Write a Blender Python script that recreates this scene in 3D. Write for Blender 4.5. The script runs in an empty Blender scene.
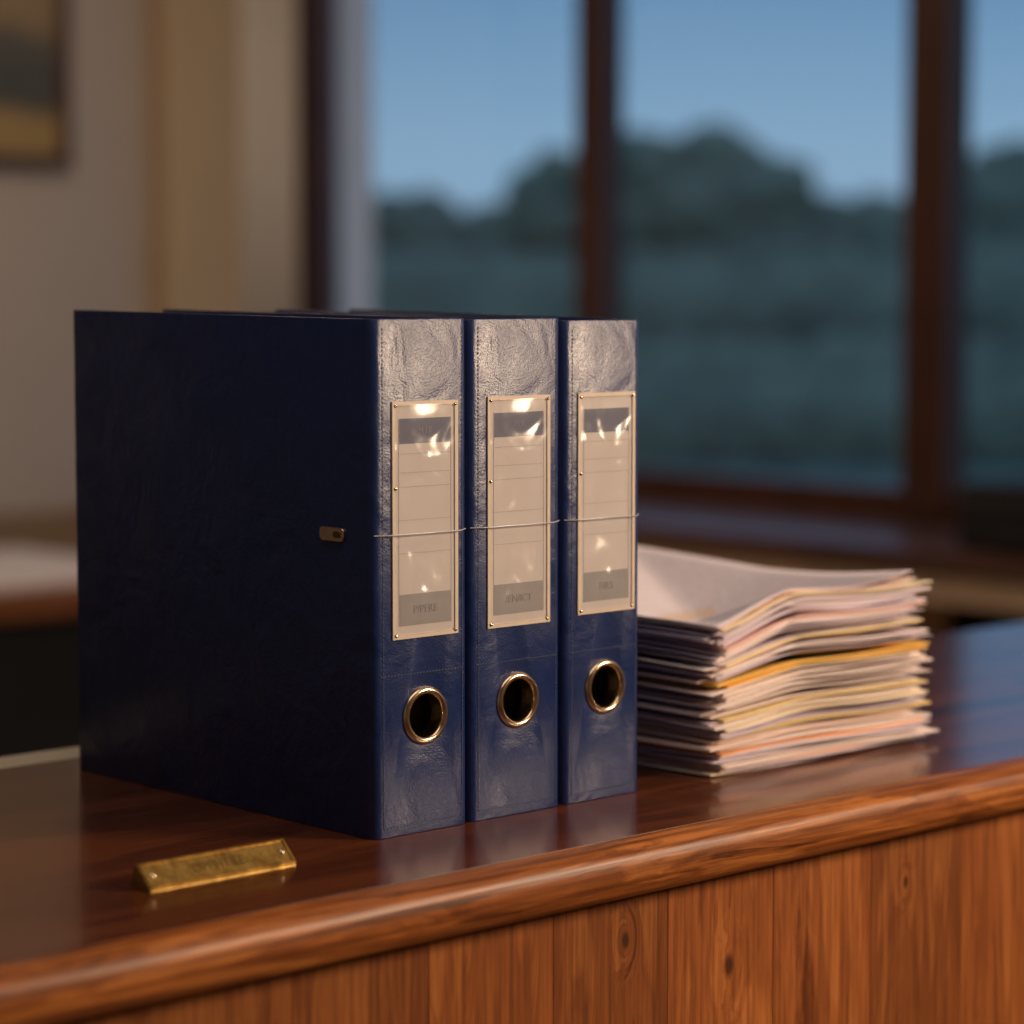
import bpy, bmesh, math, random
from mathutils import Vector, Matrix, noise
random.seed(7)
scene = bpy.context.scene
scene.view_settings.view_transform='Standard'
ZC = 1.05   # counter top height

# ------------------------------------------------------------------ helpers
def link(o): scene.collection.objects.link(o); return o
def empty(name, loc=(0,0,0), rotz=0):
    e = bpy.data.objects.new(name, None); e.empty_display_size=.1
    e.location = loc; e.rotation_euler=(0,0,rotz); return link(e)
def mesh_obj(name, bm, mat=None, parent=None, loc=(0,0,0), smooth=False, mats=None, recalc=True):
    me = bpy.data.meshes.new(name)
    if recalc: bmesh.ops.recalc_face_normals(bm, faces=bm.faces[:])
    bm.to_mesh(me); bm.free()
    if smooth:
        for p in me.polygons: p.use_smooth=True
    o = bpy.data.objects.new(name, me)
    if mats:
        for m in mats: me.materials.append(m)
    elif mat: me.materials.append(mat)
    o.location = loc
    link(o)
    if parent: o.parent = parent
    return o
def add_box(bm, x0,x1,y0,y1,z0,z1, mi=0):
    vs=[bm.verts.new(p) for p in [(x0,y0,z0),(x1,y0,z0),(x1,y1,z0),(x0,y1,z0),(x0,y0,z1),(x1,y0,z1),(x1,y1,z1),(x0,y1,z1)]]
    for f in [(0,3,2,1),(4,5,6,7),(0,1,5,4),(1,2,6,5),(2,3,7,6),(3,0,4,7)]:
        fc=bm.faces.new([vs[i] for i in f]); fc.material_index=mi
    return vs
def box(name, x0,x1,y0,y1,z0,z1, mat, parent=None, bevel=0, loc=(0,0,0)):
    bm=bmesh.new(); add_box(bm,x0,x1,y0,y1,z0,z1)
    o=mesh_obj(name,bm,mat,parent,loc)
    if bevel:
        m=o.modifiers.new('bevel','BEVEL'); m.width=bevel; m.segments=3; m.limit_method='ANGLE'
    return o
def extrude_profile(name, pts, a0, a1, axis, mat, parent=None, smooth=False, bevel=0):
    bm=bmesh.new()
    def P(p,a): return (a,p[0],p[1]) if axis=='x' else (p[0],p[1],a)
    A=[bm.verts.new(P(p,a0)) for p in pts]; B=[bm.verts.new(P(p,a1)) for p in pts]
    n=len(pts)
    for i in range(n):
        f=bm.faces.new([A[i],A[(i+1)%n],B[(i+1)%n],B[i]]); f.smooth=smooth
    bm.faces.new(A); bm.faces.new(B[::-1])
    o=mesh_obj(name,bm,mat,parent)
    if smooth:
        for p in o.data.polygons: p.use_smooth = len(p.vertices)==4
        m=o.modifiers.new('es','EDGE_SPLIT'); m.split_angle=math.radians(40)
    if bevel:
        m=o.modifiers.new('bevel','BEVEL'); m.width=bevel; m.segments=2; m.limit_method='ANGLE'; m.angle_limit=math.radians(50)
    return o
def lathe(name, prof, mat, parent, loc, rot, seg=48):
    bm=bmesh.new(); rings=[]
    for r,z in prof:
        rings.append([bm.verts.new((r*math.cos(2*math.pi*i/seg), r*math.sin(2*math.pi*i/seg), z)) for i in range(seg)])
    for a,b in zip(rings[:-1],rings[1:]):
        for i in range(seg): bm.faces.new([a[i],a[(i+1)%seg],b[(i+1)%seg],b[i]])
    o=mesh_obj(name,bm,mat,parent,loc,smooth=True); o.rotation_euler=rot
    return o
def tube(name, pts, r, mat, parent):
    cu=bpy.data.curves.new(name,'CURVE'); cu.dimensions='3D'; cu.bevel_depth=r; cu.bevel_resolution=2
    s=cu.splines.new('POLY'); s.points.add(len(pts)-1)
    for i,p in enumerate(pts): s.points[i].co=(*p,1)
    o=bpy.data.objects.new(name,cu); cu.materials.append(mat); link(o); o.parent=parent
    return o
def text(name, s, size, mat, parent, loc, rot, ext=.0001):
    cu=bpy.data.curves.new(name,'FONT'); cu.body=s; cu.size=size; cu.extrude=ext
    cu.align_x='CENTER'; cu.align_y='CENTER'
    t=bpy.data.objects.new(name+'_c',cu); link(t)
    bpy.context.view_layer.update()
    me=bpy.data.meshes.new_from_object(t.evaluated_get(bpy.context.evaluated_depsgraph_get()))
    bpy.data.objects.remove(t)
    o=bpy.data.objects.new(name,me); me.materials.clear(); me.materials.append(mat); link(o)
    o.parent=parent; o.location=loc; o.rotation_euler=rot
    return o

# ------------------------------------------------------------------ materials
class N:
    def __init__(s,name):
        s.m=bpy.data.materials.new(name); s.m.use_nodes=True; s.t=s.m.node_tree
        s.b=s.t.nodes['Principled BSDF']; s.out=s.t.nodes['Material Output']
    def n(s,typ,**kw):
        nd=s.t.nodes.new(typ)
        for k,v in kw.items(): setattr(nd,k,v)
        return nd
    def l(s,a,b): s.t.links.new(a,b)
    def math(s,op,a,b=None):
        nd=s.n('ShaderNodeMath',operation=op)
        for i,v in enumerate((a,b)):
            if v is None: continue
            if isinstance(v,(int,float)): nd.inputs[i].default_value=v
            else: s.l(v,nd.inputs[i])
        return nd.outputs[0]
    def noise(s,vec,scale,detail=4,rough=.5,dist=0,w=None):
        nd=s.n('ShaderNodeTexNoise'); 
        if w is not None: nd.noise_dimensions='4D'; s.l(w,nd.inputs['W'])
        nd.inputs['Scale'].default_value=scale; nd.inputs['Detail'].default_value=detail
        nd.inputs['Roughness'].default_value=rough; nd.inputs['Distortion'].default_value=dist
        s.l(vec,nd.inputs['Vector']); return nd.outputs['Fac']
    def ramp(s,fac,stops):
        nd=s.n('ShaderNodeValToRGB'); e=nd.color_ramp.elements
        while len(e)<len(stops): e.new(.5)
        for i,(p,c) in enumerate(stops): e[i].position=p; e[i].color=(*c,1)
        s.l(fac,nd.inputs[0]); return nd.outputs[0]
    def mix(s,fac,a,b,mode='MIX'):
        nd=s.n('ShaderNodeMix',data_type='RGBA',blend_type=mode)
        for i,v in ((0,fac),(6,a),(7,b)):
            if isinstance(v,(int,float)): nd.inputs[i].default_value=v
            elif isinstance(v,tuple): nd.inputs[i].default_value=(*v,1)
            else: s.l(v,nd.inputs[i])
        return nd.outputs[2]
    def obj(s): return s.n('ShaderNodeTexCoord').outputs['Object']
    def mapping(s,vec,sc=(1,1,1)):
        nd=s.n('ShaderNodeMapping'); nd.inputs['Scale'].default_value=sc; s.l(vec,nd.inputs['Vector']); return nd.outputs[0]
    def bump(s,h,strength,dist=.001,normal=None):
        nd=s.n('ShaderNodeBump'); nd.inputs['Strength'].default_value=strength; nd.inputs['Distance'].default_value=dist
        s.l(h,nd.inputs['Height'])
        if normal: s.l(normal,nd.inputs['Normal'])
        return nd.outputs[0]
    def set(s,**kw):
        for k,v in kw.items():
            k=k.replace('_',' ')
            i=s.b.inputs[k]
            if isinstance(v,tuple): i.default_value=(*v,1) if len(v)==3 else v
            elif isinstance(v,(int,float)): i.default_value=v
            else: s.l(v,i)

def plain(name,col,rough=.6,metal=0,nscale=20,var=.15,bump=0):
    k=N(name); v=k.obj(); f=k.noise(v,nscale,4)
    c=k.mix(f,tuple(x*(1-var) for x in col),tuple(min(1,x*(1+var)) for x in col))
    k.set(Base_Color=c,Roughness=rough,Metallic=metal)
    if bump: k.set(Normal=k.bump(f,bump))
    return k.m

def wood(name, dark, mid, light, grain='x', rough=.3, coat=0, plank=0, knots=(), scale=1.0, bump=.1, spec=.5, fmix=.5):
    k=N(name); v=k.obj()
    sc={'x':(1.2,14,14),'z':(14,14,1.2),'y':(14,1.2,14)}[grain]
    w=None; tone=None
    sep=k.n('ShaderNodeSeparateXYZ'); k.l(v,sep.inputs[0])
    if plank:
        fl=k.math('FLOOR',k.math('DIVIDE',k.math('ADD',sep.outputs[0],.04),plank))
        wn=k.n('ShaderNodeTexWhiteNoise',noise_dimensions='1D'); k.l(fl,wn.inputs['W'])
        tone=wn.outputs['Value']; w=k.math('MULTIPLY',tone,20.)
    kd=None
    for (kx,kz,kr) in knots:
        dx=k.math('SUBTRACT',sep.outputs[0],kx); dz=k.math('MULTIPLY',k.math('SUBTRACT',sep.outputs[2],kz),.6)
        d=k.math('SQRT',k.math('ADD',k.math('MULTIPLY',dx,dx),k.math('MULTIPLY',dz,dz)))
        mr=k.n('ShaderNodeMapRange',interpolation_type='SMOOTHSTEP'); k.l(d,mr.inputs[0])
        mr.inputs[1].default_value=0; mr.inputs[2].default_value=kr*4; mr.inputs[3].default_value=1; mr.inputs[4].default_value=0
        w=k.math('ADD',w if w is not None else 0.0,k.math('MULTIPLY',mr.outputs[0],.5))
        m2=k.n('ShaderNodeMapRange',interpolation_type='SMOOTHSTEP'); k.l(d,m2.inputs[0])
        m2.inputs[1].default_value=kr*.3; m2.inputs[2].default_value=kr; m2.inputs[3].default_value=1; m2.inputs[4].default_value=0
        kd=m2.outputs[0] if kd is None else k.math('MAXIMUM',kd,m2.outputs[0])
    mv=k.mapping(v,tuple(a*scale for a in sc))
    big=k.noise(mv,1.6,6,.6,1.0,w)
    band=k.math('FRACT',k.math('MULTIPLY',big,7.))
    tri=k.math('ABSOLUTE',k.math('SUBTRACT',band,.5))
    g=k.math('ADD',k.math('MULTIPLY',big,.85),k.math('MULTIPLY',tri,.28))
    c=k.ramp(g,[(.3,dark),(.5,mid),(.72,light)])
    sc2={'x':(8,260,260),'z':(260,260,8),'y':(260,8,260)}[grain]
    fine=k.noise(k.mapping(v,sc2),1,3)
    c=k.mix(fmix,c,k.ramp(fine,[(.35,(.42,.35,.30)),(.6,(1,1,1))]),'MULTIPLY')
    if tone is not None:
        c=k.mix(1.,c,k.ramp(tone,[(0,(.72,.68,.64)),(1,(1.1,1.05,1.))]),'MULTIPLY')
    if kd is not None:
        c=k.mix(k.math('MULTIPLY',kd,.85),c,tuple(x*.25 for x in dark))
    k.set(Base_Color=c,Roughness=rough,Normal=k.bump(fine,bump,.0006),Specular_IOR_Level=spec)
    if coat: k.set(Coat_Weight=coat,Coat_Roughness=.09)
    return k.m

M={}
M['top']=wood('mahogany_polished',(.05,.013,.004),(.125,.034,.010),(.21,.062,.018),'x',.20,.4,scale=.8,bump=.05)
M['nose']=wood('mahogany_edge',(.10,.026,.005),(.34,.105,.023),(.58,.22,.055),'x',.40,0,scale=2.4,bump=.5,spec=.4,fmix=.85)
M['panel']=wood('counter_planks',(.15,.038,.009),(.36,.118,.030),(.54,.205,.055),'z',.5,0,plank=.1,
   knots=((.217,.951,.0065),(.122,.984,.005),(.398,.978,.004)),scale=1.3,spec=.25,fmix=.65)
M['frame']=wood('window_frame_wood',(.030,.009,.004),(.060,.019,.009),(.09,.03,.014),'z',.4,.1)
M['ledge']=wood('ledge_wood',(.08,.035,.03),(.13,.06,.05),(.17,.08,.07),'y',.3,.5)
M['desk']=wood('desk_wood',(.10,.03,.012),(.2,.07,.025),(.3,.11,.04),'x',.35,.2)

def leather(name,col,rough,bs,wr):
    k=N(name); v=k.obj()
    vo=k.n('ShaderNodeTexVoronoi'); vo.inputs['Scale'].default_value=900; k.l(v,vo.inputs['Vector'])
    wrk=k.noise(v,65,6,.65,.3); big=k.noise(v,22,3,.5,.4)
    c=k.mix(wrk,tuple(x*.85 for x in col),tuple(x*1.15 for x in col))
    r=k.n('ShaderNodeMapRange'); k.l(big,r.inputs[0]); r.inputs[1].default_value=.3; r.inputs[2].default_value=.7
    r.inputs[3].default_value=rough-.10; r.inputs[4].default_value=rough+.10
    n1=k.bump(vo.outputs['Distance'],bs,.0003); n2=k.bump(wrk,wr,.0009,n1); n3=k.bump(big,wr,.010,n2)
    k.set(Base_Color=c,Roughness=r.outputs[0],Normal=n3,Specular_IOR_Level=.5)
    return k.m
M['navy']=leather('navy_leatherette',(.0080,.025,.118),.37,.4,.31)
def tarnished():
    k=N('brass_tarnished'); v=k.obj(); n=k.noise(v,120,5,.7)
    k.set(Base_Color=k.ramp(n,[(.35,(.20,.12,.035)),(.62,(.42,.28,.09))]),Metallic=1.,Roughness=.38,Normal=k.bump(n,.15,.0004)); return k.m
M['brass']=tarnished()
M['chrome']=plain('ring_metal',(.74,.58,.40),.2,1,60,.1)
M['brass_dark']=plain('engraving',(.14,.09,.03),.5,.7)
M['black']=plain('black_plastic',(.006,.006,.007),.7)
M['card']=plain('label_paper',(.60,.56,.56),.7,0,60,.05)
M['lab_blue']=plain('label_print_blue',(.12,.13,.20),.6,0,60,.2)
M['lab_grey']=plain('label_print_grey',(.30,.29,.31),.6,0,60,.1)
M['lab_text']=plain('label_text',(.22,.21,.23),.6)
M['lab_textw']=plain('label_text_light',(.24,.24,.31),.6)
M['frame_pl']=plain('label_frame_ivory',(.70,.60,.52),.35,0,60,.1)
M['cord']=plain('cord_grey',(.55,.55,.6),.35,.3)
M['seam']=plain('seam_thread',(.05,.07,.15),.6)
M['pages']=plain('page_block',(.45,.38,.30),.8)
M['wall']=plain('plaster_wall',(.40,.352,.32),.85,0,3,.06)
M['wallwarm']=plain('plaster_beige',(.46,.335,.20),.85,0,3,.06)
M['reveal']=plain('reveal_paint',(.75,.76,.78),.8,0,3,.04)
M['curtain']=plain('curtain_cloth',(.66,.61,.55),.9,0,8,.08)
M['ceil']=plain('ceiling_paint',(.6,.57,.52),.9)
M['dado']=plain('dado_paint',(.22,.15,.09),.7)
M['cream']=plain('cream_trim',(.62,.54,.40),.5)
M['cab']=plain('cabinet_beige',(.76,.55,.38),.6,0,6,.1)
M['ground']=plain('lawn',(.10,.14,.11),.95,0,1,.3)
def floor_mat():
    k=N('floor_boards'); v=k.obj(); n=k.noise(k.mapping(v,(1,12,1)),2,5)
    k.set(Base_Color=k.ramp(n,[(.3,(.02,.012,.008)),(.7,(.05,.028,.016))]),Roughness=.4); return k.m
M['floor']=floor_mat()
def foliage():
    k=N('foliage'); v=k.obj(); n=k.noise(v,1.2,6,.7)
    k.set(Base_Color=k.ramp(n,[(.35,(.12,.145,.11)),(.65,(.24,.27,.19))]),Roughness=.95,Normal=k.bump(n,.4,.1)); return k.m
M['leaf']=foliage(); M['bark']=plain('bark',(.05,.04,.03),.9)
def clear(name,rough,f0,f1,wav,nsc):
    # transparent film with view-angle reflectance that is the same from either side
    k=N(name); tr=k.n('ShaderNodeBsdfTransparent'); gl=k.n('ShaderNodeBsdfGlossy'); gl.inputs['Roughness'].default_value=rough
    lw=k.n('ShaderNodeLayerWeight'); lw.inputs[0].default_value=.5; mx=k.n('ShaderNodeMixShader')
    fac=k.math('ADD',k.math('MULTIPLY',k.math('POWER',lw.outputs['Facing'],3.),f1),f0)
    if wav:
        nn=k.bump(k.noise(k.obj(),nsc,2,.4,.3),wav,.011); k.l(nn,gl.inputs['Normal'])
    k.l(fac,mx.inputs[0]); k.l(tr.outputs[0],mx.inputs[1]); k.l(gl.outputs[0],mx.inputs[2]); k.l(mx.outputs[0],k.out.inputs['Surface'])
    return k.m
M['sleeve']=clear('clear_plastic_sleeve',.19,.045,.7,.95,24)
M['glass']=clear('window_glass',.0,.02,.5,0,0)
def painting():
    k=N('landscape_print'); v=k.obj(); sep=k.n('ShaderNodeSeparateXYZ'); k.l(v,sep.inputs[0])
    n=k.noise(k.mapping(v,(3,3,9)),1.5,5)
    g=k.math('ADD',k.math('MULTIPLY',sep.outputs[2],1.4),k.math('MULTIPLY',k.math('SUBTRACT',n,.5),.5))
    k.set(Base_Color=k.ramp(g,[(.05,(.32,.22,.08)),(.16,(.28,.19,.08)),(.22,(.05,.055,.05)),(.42,(.08,.08,.07)),(.5,(.22,.16,.09)),(.9,(.3,.24,.15))]),Roughness=.6); return k.m
M['print']=painting()
def paper():
    k=N('paper_sheets'); a=k.n('ShaderNodeVertexColor',layer_name='Col'); v=k.obj()
    f=k.noise(k.mapping(v,(6,6,1600)),1,2)
    c=k.mix(.3,a.outputs[0],k.ramp(f,[(.35,(.66,.62,.62)),(.55,(1,1,1))]),'MULTIPLY')
    k.set(Base_Color=c,Roughness=.75); return k.m
M['paper']=paper()
def printed():
    k=N('printed_sheet'); v=k.obj(); sep=k.n('ShaderNodeSeparateXYZ'); k.l(v,sep.inputs[0])
    row=k.math('LESS_THAN',k.math('FRACT',k.math('MULTIPLY',sep.outputs[1],110.)),.35)
    wd=k.math('GREATER_THAN',k.noise(k.mapping(v,(1,.3,0)),220,1),.47)
    inx=k.math('MULTIPLY',k.math('GREATER_THAN',sep.outputs[0],.02),k.math('LESS_THAN',sep.outputs[0],.2))
    m=k.math('MULTIPLY',k.math('MULTIPLY',row,wd),k.math('MULTIPLY',inx,.22))
    k.set(Base_Color=k.mix(m,(.86,.80,.92),(.28,.27,.33)),Roughness=.75); return k.m
M['printed']=printed()

# ------------------------------------------------------------------ room shell
XW=3.64; YB=4.75; H=2.9
box('floor',-3,XW+.25,-3.2,YB+.15,-.1,0,M['floor'])
box('ceiling',-3,XW+.25,-3.2,YB+.15,H,H+.1,M['ceil'])
box('wall_back',-3,XW+.25,YB,YB+.15,0,H,M['wall'])
box('wall_left',-3.1,-3,-3.2,YB,0,H,M['wall'])
box('wall_front',-3,XW+.25,-3.35,-3.2,0,H,M['wall'])
bm=bmesh.new()
WZ0,WZ1=.875,2.6; WY0,WY1=-.1,4.69
add_box(bm,XW,XW+.25,-3.2,YB,0,WZ0); add_box(bm,XW,XW+.25,-3.2,YB,WZ1,H)
add_box(bm,XW,XW+.25,-3.2,WY0,WZ0,WZ1); add_box(bm,XW,XW+.25,WY1,YB,WZ0,WZ1)
mesh_obj('wall_right',bm,M['reveal'])
win=empty('window_1',(XW,0,0))
bm=bmesh.new()
for y,w in ((4.655,.05),(3.505,.045),(2.435,.06),(1.3,.04),(.2,.055),(-.06,.04)):
    add_box(bm,-.03,.05,y-w,y+w,WZ0,WZ1)
mesh_obj('mullions',bm,M['frame'],win)
bm=bmesh.new()
add_box(bm,-.02,.05,WY0,WY1,WZ0-.005,WZ0+.065); add_box(bm,-.02,.05,WY0,WY1,WZ1-.07,WZ1)
mesh_obj('rails',bm,M['frame'],win)
box('glass_pane',.015,.019,WY0,WY1,WZ0,WZ1,M['glass'],win)
cab=empty('low_cabinet',(XW-.5,0,0))
box('ledge_top',-.02,.498,.3,YB-.02,.835,.868,M['ledge'],cab,.004)
bm=bmesh.new()
add_box(bm,.02,.498,2.30,YB-.02,0,.835)
add_box(bm,.02,.498,.3,2.30,.76,.835); add_box(bm,.02,.498,.3,.36,0,.76); add_box(bm,.02,.498,.36,2.30,0,.08)
for yy in (2.7,3.4,4.1): add_box(bm,.008,.02,yy-.3,yy+.3,.08,.79)
mesh_obj('carcass',bm,M['cab'],cab)
box('niche_back',.4,.45,.36,2.30,.08,.76,M['black'],cab)
pr=empty('desktop_printer',(3.34,1.74,.868))
box('body',-.15,.15,-.28,.28,0,.11,M['black'],pr,.015)
box('scanner_lid',-.14,.15,-.27,.27,.11,.135,M['black'],pr,.008)
box('paper_tray',-.2,-.14,-.16,.16,.02,.035,M['black'],pr,.003)
box('trim_1',3.14,3.40,YB-.08,YB,0,H,M['wallwarm'],None,.006)
bm=bmesh.new(); cols=[]
n=60
for i in range(n+1):
    x=3.41+.185*i/n; y=YB-.07+.022*math.sin(i/n*2*math.pi*4)
    cols.append((bm.verts.new((x,y,.9)),bm.verts.new((x,y,2.75))))
for a,b in zip(cols[:-1],cols[1:]): bm.faces.new([a[0],b[0],b[1],a[1]])
cur=mesh_obj('curtain',bm,M['curtain'],smooth=True)
m=cur.modifiers.new('s','SOLIDIFY'); m.thickness=.004
box('trim_2',-3,3.14,YB-.02,YB,0,.80,M['dado'],None,.003)
pic=empty('framed_picture',(2.30,YB-.03,1.71))
bm=bmesh.new(); PW,PH=.57,.75
add_box(bm,0,PW,-.01,.03,0,.03); add_box(bm,0,PW,-.01,.03,PH-.03,PH); add_box(bm,0,.03,-.01,.03,.03,PH-.03); add_box(bm,PW-.03,PW,-.01,.03,.03,PH-.03)
mesh_obj('frame',bm,M['frame'],pic)
box('print',.03,PW-.03,.005,.02,.03,PH-.03,M['print'],pic)
dk=empty('office_desk',(1.2,3.5,0))
box('desktop',0,1.3,0,.9,.69,.75,M['desk'],dk,.006)
bm=bmesh.new()
for x in (.03,1.2):
    for y in (.04,.8): add_box(bm,x,x+.07,y,y+.07,0,.69)
add_box(bm,.05,1.25,.1,.13,.1,.69); mesh_obj('legs',bm,M['black'],dk)
bm=bmesh.new()
for i in range(6):
    a=i*.002; add_box(bm,.35+random.uniform(-.02,.02),1.2+random.uniform(-.02,.02),.08,.75,.75+a,.752+a)
mesh_obj('paper_spread',bm,M['card'],dk)

# ------------------------------------------------------------------ outside
box('ground',XW+.3,110,-60,110,-.15,-.02,M['ground'])
def blob(bm,c,r,seed,squash=1):
    res=bmesh.ops.create_icosphere(bm,subdivisions=3,radius=1)
    for v in res['verts']:
        d=v.co.normalized()
        k=1+.25*noise.noise(d*2.2+Vector((seed,seed*1.7,0)))+.10*noise.noise(d*6+Vector((seed,0,seed)))
        v.co=Vector(c)+Vector((d.x*r*k,d.y*r*k,d.z*r*k*squash))
TL=empty('tree_line',(19.3,20.8,-.02))
tcount=0
def tree(r,top,hw,f=30):
    global tcount
    tcount+=1
    x=.678*(f-30)+.735*r; y=.735*(f-30)-.678*r
    bm=bmesh.new()
    bmesh.ops.create_cone(bm,cap_ends=True,segments=10,radius1=.14,radius2=.07,depth=top*.7)
    bmesh.ops.translate(bm,verts=bm.verts[:],vec=(0,0,top*.35))
    mesh_obj('trunk_%d'%tcount,bm,M['bark'],TL,loc=(x,y,0))
    bm=bmesh.new()
    for i in range(16):
        a=random.uniform(0,6.28); q=random.random()
        z=.55+(top-.95)*q; rad=hw*(1-.4*max(0,q-.4))*random.uniform(.2,.8)
        blob(bm,(rad*math.cos(a),rad*math.sin(a),z),hw*random.uniform(.4,.6),random.uniform(0,50))
    blob(bm,(0,0,top-hw*.5),hw*.52,3.3)
    mesh_obj('crown_%d'%tcount,bm,M['leaf'],TL,loc=(x,y,0),smooth=True)
for r,top,hw in ((-2.4,2.75,1.),(-1.3,2.5,.9),(-.35,2.2,.75),(.5,3.0,.6),(1.5,3.2,.9),(2.3,3.25,.9),(3.1,2.9,.8),(4.2,2.35,1.),(5.6,2.7,.9),(7,3.,.9)):
    tree(r,top,hw)
for r,top,hw in ((-3.5,3.,1.6),(-.6,2.4,1.5),(2.0,3.1,1.6),(4.8,2.5,1.6),(7.5,3.2,1.6)):
    tree(r,top,hw,36)
bm=bmesh.new()
for df,zc_,rr,st in ((-1.3,.85,.95,.42),(-5,.30,.62,.5),(-8.5,.2,.5,.42)):
    for i in range(int(13/st)):
        r=-5+i*st
        blob(bm,(.678*df+.735*r,.735*df-.678*r,zc_),rr,i*1.37+df,squash=1)
mesh_obj('hedge_foliage',bm,M['leaf'],TL,smooth=True)

# ------------------------------------------------------------------ counter
ct=empty('reception_counter',(0,0,0))
X0,X1=-1.7,2.3
extrude_profile('counter_top',[(-.098,ZC),(.365,ZC),(.365,ZC-.03),(-.098,ZC-.03)],X0,X1,'x',M['top'],ct)
prof=[(-.098,ZC-.0301),(-.098,ZC-.0003),(-.106,ZC-.0006),(-.113,ZC-.0018),(-.1175,ZC-.0045),(-.1200,ZC-.009),(-.1205,ZC-.015),(-.1205,ZC-.024),(-.119,ZC-.029),(-.115,ZC-.033),(-.107,ZC-.0345)]
extrude_profile('edge_nosing',prof,X0,X1,'x',M['nose'],ct,smooth=True)
box('back_trim',X0,.3,.3655,.412,ZC-.03,ZC-.001,M['cream'],ct,.003)
bm=bmesh.new(); x=-1.64
while x<2.2:
    add_box(bm,x+.0001,x+.0999,-.096,-.078,.06,ZC-.0305); x+=.1
fp=mesh_obj('front_planks',bm,M['panel'],ct)
m=fp.modifiers.new('b','BEVEL'); m.width=.0005; m.segments=2
box('counter_body',X0+.03,X1-.04,-.078,.34,0,ZC-.031,M['frame'],ct)
box('plinth',X0+.03,X1-.04,-.088,-.078,0,.06,M['frame'],ct)

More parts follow.
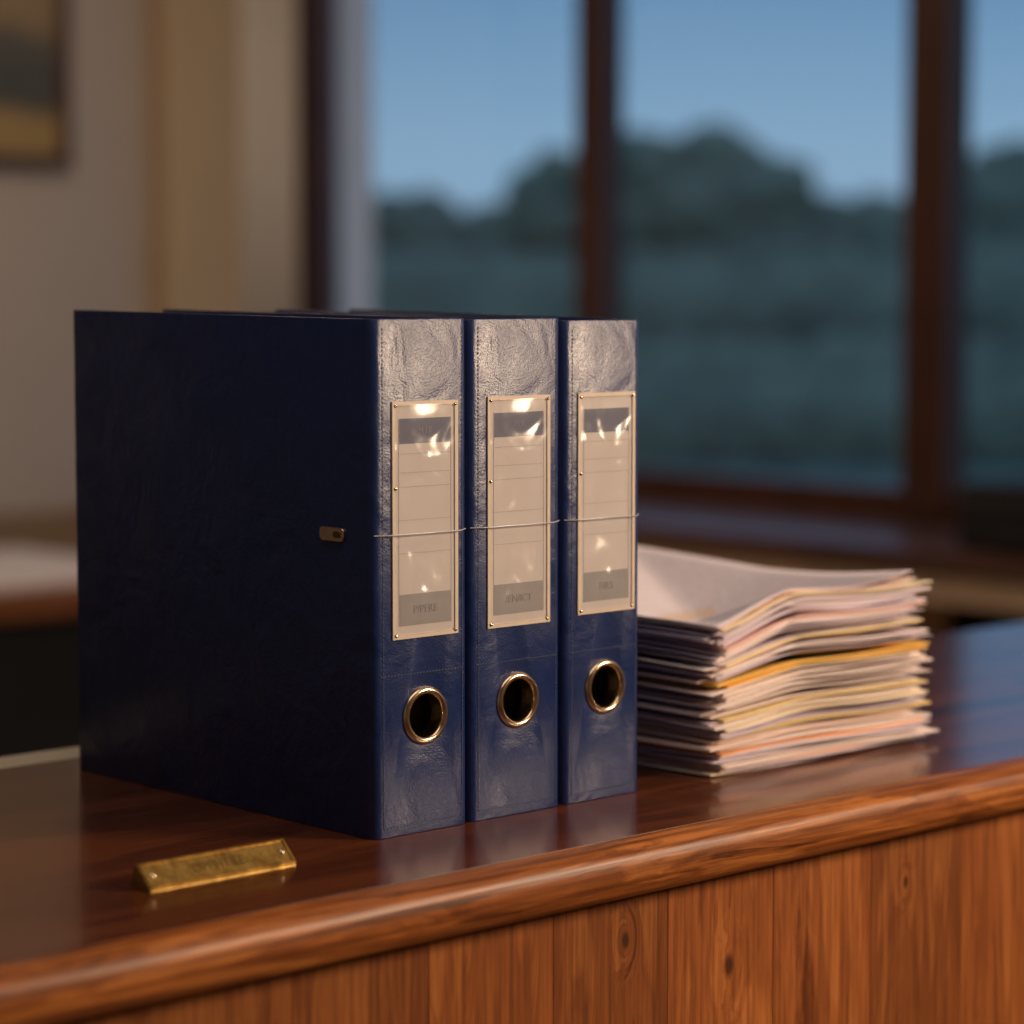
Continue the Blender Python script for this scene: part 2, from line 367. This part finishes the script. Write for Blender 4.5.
# ------------------------------------------------------------------ binders
def binder(x0,W,Hh,D,lx0,lx1,lz0,lz1,rx,rz,shear,t1,t2,y0=0):
    b=empty('lever_arch_binder',(x0,y0,ZC))
    r=.0065; th=.0032; out=[(0,D)]; inn=[(th,D)]
    for i in range(7):
        a=math.pi+ i/6*math.pi/2
        out.append((r+r*math.cos(a), r+r*math.sin(a))); inn.append((r+(r-th)*math.cos(a), r+(r-th)*math.sin(a)))
    for i in range(7):
        a=1.5*math.pi+i/6*math.pi/2
        out.append((W-r+r*math.cos(a), r+r*math.sin(a))); inn.append((W-r+(r-th)*math.cos(a), r+(r-th)*math.sin(a)))
    out.append((W,D)); inn.append((W-th,D))
    case=extrude_profile('case',out+inn[::-1],0,Hh,'z',M['navy'],b)
    for v in case.data.vertices:
        if v.co.z>.1: v.co.z+=v.co.y*shear
    bm=bmesh.new(); bmesh.ops.create_cone(bm,cap_ends=True,segments=48,radius1=.0145,radius2=.0145,depth=.03)
    cut=mesh_obj('cutter',bm,None); cut.rotation_euler=(math.pi/2,0,0); cut.location=(x0+rx,y0,ZC+rz)
    bpy.context.view_layer.update()
    mo=case.modifiers.new('hole','BOOLEAN'); mo.object=cut; mo.operation='DIFFERENCE'; mo.solver='EXACT'
    bv=case.modifiers.new('bev','BEVEL'); bv.width=.0009; bv.segments=2; bv.limit_method='ANGLE'; bv.angle_limit=math.radians(50)
    bpy.context.view_layer.update()
    me=bpy.data.meshes.new_from_object(case.evaluated_get(bpy.context.evaluated_depsgraph_get()))
    case.modifiers.clear(); case.data=me; bpy.data.objects.remove(cut)
    for p in me.polygons: p.use_smooth=True
    me.set_sharp_from_angle(angle=math.radians(35))
    lathe('finger_ring',[(.0135,-.010),(.0135,.0005),(.0142,.0018),(.0155,.0024),(.0172,.0020),(.0182,.0006),(.0182,-.0004)],M['chrome'],b,(rx,0,rz),(math.pi/2,0,0))
    box('page_block',.008,W-.008,.035,D-.02,.003,Hh-.025,M['pages'],b)
    box('mechanism_plate',W-.0052,W-.0034,.06,.13,.06,.24,M['chrome'],b)
    box('hole_shade_board',.004,W-.004,.018,.02,.002,Hh-.012,M['black'],b)  # black board standing in for the shade inside the binder behind the hole
    yl=-.0002
    bm=bmesh.new(); e=.0026
    add_box(bm,lx0,lx1,yl-.0009,yl+.001,lz0,lz0+e); add_box(bm,lx0,lx1,yl-.0009,yl+.001,lz1-e,lz1)
    add_box(bm,lx0,lx0+e,yl-.0009,yl+.001,lz0+e,lz1-e); add_box(bm,lx1-e,lx1,yl-.0009,yl+.001,lz0+e,lz1-e)
    fr=mesh_obj('label_frame',bm,M['frame_pl'],b)
    box('label_card',lx0+.002,lx1-.002,yl-.0002,yl+.0008,lz0+.002,lz1-.002,M['card'],b)
    lw=lx1-lx0
    box('label_header',lx0+.006,lx1-.006,yl-.00035,yl,lz1-.026,lz1-.0105,M['lab_blue'],b)
    box('label_footer',lx0+.006,lx1-.006,yl-.00035,yl,lz0+.008,lz0+.0275,M['lab_grey'],b)
    bm=bmesh.new()
    for zz in (.36,.50,.64,.70,.78):
        z=lz0+(lz1-lz0)*zz
        add_box(bm,lx0+.006,lx1-.006,yl-.00035,yl,z,z+.00022)
    for xx in (lx0+.0052,lx1-.0056): add_box(bm,xx,xx+.00025,yl-.00035,yl,lz0+.008,lz1-.0105)
    mesh_obj('label_rules',bm,M['lab_grey'],b)
    cx=(lx0+lx1)/2; rt=(math.pi/2,0,0)
    if t1: text('header_text',t1,.0055,M['lab_textw'],b,(cx,yl-.0004,lz1-.018),rt)
    text('footer_text',t2,.0068,M['lab_text'],b,(cx,yl-.0004,lz0+.0175),rt)
    for i,(px,pz) in enumerate(((lx0+.0025,lz0+.0025),(lx1-.0025,lz0+.0025),(lx0+.0025,lz1-.0025),(lx1-.0025,lz1-.0025),(lx0+.0022,(lz0+lz1)/2+.02))):
        lathe('rivet_%d'%(i+1),[(.0013,0),(.0011,.0006),(.0006,.0009),(0.0001,.001)],M['chrome'],b,(px,yl-.0008,pz),rt,12)
    bm=bmesh.new(); nx,nz=20,50; g=[]
    for i in range(nx+1):
        row=[]
        for j in range(nz+1):
            X=lx0+.002+(lw-.004)*i/nx; Z=lz0+.002+(lz1-lz0-.004)*j/nz
            ed=min(i,nx-i,4)/4*min(j,nz-j,4)/4
            Y=yl-.0011-.0020*ed*(.6+noise.noise(Vector((X*38+x0*131,1,Z*24))))
            row.append(bm.verts.new((X,Y,Z)))
        g.append(row)
    for i in range(nx):
        for j in range(nz): bm.faces.new([g[i][j],g[i+1][j],g[i+1][j+1],g[i][j+1]])
    mesh_obj('plastic_sleeve',bm,M['sleeve'],b,smooth=True,recalc=False)
    zc=.188
    tube('elastic_cord',[(.002,.0008,zc),(.005,-.0008,zc),(lx0,-.0035,zc),(lx1,-.0035,zc-.0002),(W-.005,-.0008,zc),(W-.001,.002,zc)],.0004,M['cord'],b)
    bm=bmesh.new()
    X=.006
    while X<W-.006:
        add_box(bm,X,X+.0016,-.0004,.0002,.1005,.101); add_box(bm,X,X+.0016,-.0004,.0002,.006,.0065); X+=.0026
    Z=.006
    while Z<Hh-.006:
        for xx in (.0078,W-.0062): add_box(bm,xx,xx+.0005,-.0004,.0002,Z,Z+.0016)
        Z+=.0026
    mesh_obj('stitching',bm,M['seam'],b)
    return b
b1=binder(-.003,.0785,.320,.325,.0152,.0687,.123,.2695,.0418,.0735,.012,'H I E','P/PERE',-.002)
binder(.0763,.0815,.3195,.318,.0155,.0698,.123,.2705,.0420,.0745,.006,'M.Y','/EN/ICT',-.001)
binder(.1586,.0730,.318,.305,.0128,.0655,.125,.2705,.0387,.075,.018,'','FIIES',-.001)
def capsule(y0,y1,z0,z1,seg=10):
    r=(z1-z0)/2*.8; P=[]
    for cy,cz,a0 in ((y1-r,z1-r,0),(y0+r,z1-r,90),(y0+r,z0+r,180),(y1-r,z0+r,270)):
        for i in range(seg+1):
            a=math.radians(a0+90*i/seg); P.append((cy+r*math.cos(a),cz+r*math.sin(a)))
    return P
extrude_profile('cover_catch',capsule(.026,.050,.1825,.1915),-.0018,.0004,'x',M['chrome'],b1,bevel=.0005)
extrude_profile('catch_slot',capsule(.0290,.0360,.1850,.1890),-.0021,-.0017,'x',M['brass_dark'],b1)

# ------------------------------------------------------------------ paper stack
ps=empty('paper_stack',(.307,-.003,ZC))
NX,NY=30,30; LW,LD=.225,.297
Hf=[[0.0]*(NY+1) for _ in range(NX+1)]
pal=[(.92,.87,.86)]*7+[(.87,.83,.88)]*4+[(.92,.83,.80)]*3+[(.80,.76,.83)]*2+[(.92,.87,.76)]*1
special={10:(.92,.66,.48),4:(.92,.70,.56),17:(.92,.82,.56),35:(.92,.68,.26),36:(.94,.78,.42),34:(.88,.78,.54),44:(.94,.87,.68),24:(.92,.84,.64),50:(.92,.78,.76)}
bm=bmesh.new(); cl=bm.loops.layers.color.new('Col')
NL=60; SCL=.90
for L in range(NL):
    th=random.choice([.0005,.0008,.0012,.0018]); ox=random.uniform(-.011,.008); oy=random.uniform(-.006,.010); rot=random.uniform(-.032,.032)
    if L<3: ox*=.4;oy*=.4
    wx=LW+random.uniform(-.010,.008); col=special.get(L,random.choice(pal))
    amp=random.choice([.2,.3,.6,.9,1.5])*SCL; sd=random.uniform(0,100); ph=random.uniform(0,6.28)
    bot=[];top=[]
    lastL=(L==NL-1)
    if L in special: th=.0013; ox=abs(ox)*.3; oy=-.002; rot*=.4
    th*=SCL
    if lastL: rot=.02; ox=-.006; oy=0; th=.0005
    for i in range(NX+1):
        rb=[];rtp=[]
        for j in range(NY+1):
            s=i/NX; t=j/NY
            ex=max(0,abs(s-.5)*2-.3)/.7; ey=max(0,(.4-t)/.4); eb=max(0,(t-.5)/.5)
            e=max(ex,ey,eb)
            gap=(.0006+.0014*e*(.6+1.1*noise.noise(Vector((s*1.8+sd,t*1.8,sd)))))*amp if L>0 else 0
            if s<.35: gap*= .8+.2*s/.35
            gap=max(gap,.00012)
            z=Hf[i][j]+gap
            if L==0: z=0.0002+.0
            px=s*wx-(wx-LW)/2+ox; py=t*LD+oy
            py+=.0022*math.sin(s*7+ph)*(1-t); px+=.0018*math.sin(t*8+ph)
            X=px*math.cos(rot)-py*math.sin(rot); Y=px*math.sin(rot)+py*math.cos(rot)
            zt=z+th
            if lastL: zt+=.009*eb*s
            if L>NL-3: zt+=.002*max(0,s-.7)/.3*(L-NL+3)*(1-t)
            rb.append((X,Y,zt-th)); rtp.append((X,Y,zt)); Hf[i][j]=zt
        bot.append(rb); top.append(rtp)
    vb=[[bm.verts.new(p) for p in r] for r in bot]; vt=[[bm.verts.new(p) for p in r] for r in top]
    fs=[]
    for i in range(NX):
        for j in range(NY):
            f=bm.faces.new([vt[i][j],vt[i+1][j],vt[i+1][j+1],vt[i][j+1]]); f.smooth=True; fs.append(f)
            if lastL: f.material_index=1
            f=bm.faces.new([vb[i][j],vb[i][j+1],vb[i+1][j+1],vb[i+1][j]]); f.smooth=True; fs.append(f)
    for i in range(NX):
        fs.append(bm.faces.new([vb[i][0],vb[i+1][0],vt[i+1][0],vt[i][0]])); fs.append(bm.faces.new([vb[i+1][NY],vb[i][NY],vt[i][NY],vt[i+1][NY]]))
    for j in range(NY):
        fs.append(bm.faces.new([vb[0][j+1],vb[0][j],vt[0][j],vt[0][j+1]])); fs.append(bm.faces.new([vb[NX][j],vb[NX][j+1],vt[NX][j+1],vt[NX][j]]))
    for f in fs:
        for l in f.loops: l[cl]=(*col,1)
mesh_obj('sheets',bm,None,ps,mats=[M['paper'],M['printed']])

# ------------------------------------------------------------------ brass name plate
npz=empty('brass_nameplate',(-.184,-.0240,ZC))
L_=.104
extrude_profile('wedge_base',[(0.0,0),(.0185,0),(.0165,.0125),(.0135,.0135),(.001,.0015)],0,L_,'x',M['brass'],npz,bevel=.0005)
ang=math.atan2(.012,.0125)
pl=empty('plate_face',(0,.001,.0015)); pl.parent=npz; pl.rotation_euler=(ang,0,0)
w=.0175
bm=bmesh.new(); e=.0010
add_box(bm,0,L_,-.0005,w,0,.0008)
add_box(bm,.001,L_-.001,0,e,.0008,.0016); add_box(bm,.001,L_-.001,w-e-.0005,w-.0005,.0008,.0016)
add_box(bm,.001,.001+e,e,w-e-.0005,.0008,.0016); add_box(bm,L_-.001-e,L_-.001,e,w-e-.0005,.0008,.0016)
mesh_obj('plate',bm,M['brass'],pl)
text('engraved_text','OPPHTILE',.0085,M['brass_dark'],pl,(L_/2,w*.47,.0009),(0,0,0),.0001)
for i,px in enumerate((.006,L_-.006)):
    lathe('screw_%d'%(i+1),[(.0019,0),(.0016,.0007),(.0008,.001),(.0001,.0011)],M['chrome'],pl,(px,w*.5,.0008),(0,0,0),16)

# ------------------------------------------------------------------ lights
def area(name,loc,target,size,power,col,sy=None):
    d=bpy.data.lights.new(name,'AREA'); d.size=size; d.energy=power; d.color=col
    if sy: d.shape='RECTANGLE'; d.size_y=sy
    o=bpy.data.objects.new(name,d); link(o); o.location=loc
    o.rotation_euler=(Vector(target)-Vector(loc)).to_track_quat('-Z','Y').to_euler(); return o
area('key_lamp',(1.55,-1.75,1.95),(.2,0,1.15),.6,58,(1,.73,.50))
area('side_fill',(-.3,-.2,2.85),(-.2,.2,0),1.6,12,(1,.82,.66))  # unseen soft fill added overhead to lift the binder side, no real fixture
area('rear_wall_fill',(2.0,3.0,2.85),(2.2,4.,0),.8,30,(1,.75,.55))  # added fill out of view, brightens the rear wall

wd=bpy.data.worlds.new('dusk_sky'); scene.world=wd; wd.use_nodes=True; nt=wd.node_tree
tc=nt.nodes.new('ShaderNodeTexCoord'); sp=nt.nodes.new('ShaderNodeSeparateXYZ'); rp=nt.nodes.new('ShaderNodeValToRGB')
nt.links.new(tc.outputs['Generated'],sp.inputs[0]); nt.links.new(sp.outputs[2],rp.inputs[0]); nt.links.new(rp.outputs[0],nt.nodes['Background'].inputs[0])
e=rp.color_ramp.elements; e[0].position=0; e[0].color=(.28,.43,.59,1); e[1].position=.14; e[1].color=(.095,.235,.43,1)
x=e.new(.055); x.color=(.235,.40,.58,1); x=e.new(.7); x.color=(.18,.32,.54,1)
nt.nodes['Background'].inputs[1].default_value=1.0

# ------------------------------------------------------------------ camera
cd=bpy.data.cameras.new('camera'); cam=bpy.data.objects.new('camera',cd); link(cam)
cd.sensor_width=36; cd.lens=91.65; cd.clip_start=.05; cd.clip_end=500
C=Vector((-1.0117,-1.2203,ZC+.3376)); cam.location=C
az=math.radians(47.3); pt=math.radians(4.87)
d=Vector((math.cos(az)*math.cos(pt),math.sin(az)*math.cos(pt),-math.sin(pt)))
cam.rotation_euler=d.to_track_quat('-Z','Y').to_euler()
cd.dof.use_dof=True; cd.dof.focus_distance=1.64; cd.dof.aperture_fstop=3.6
scene.camera=cam
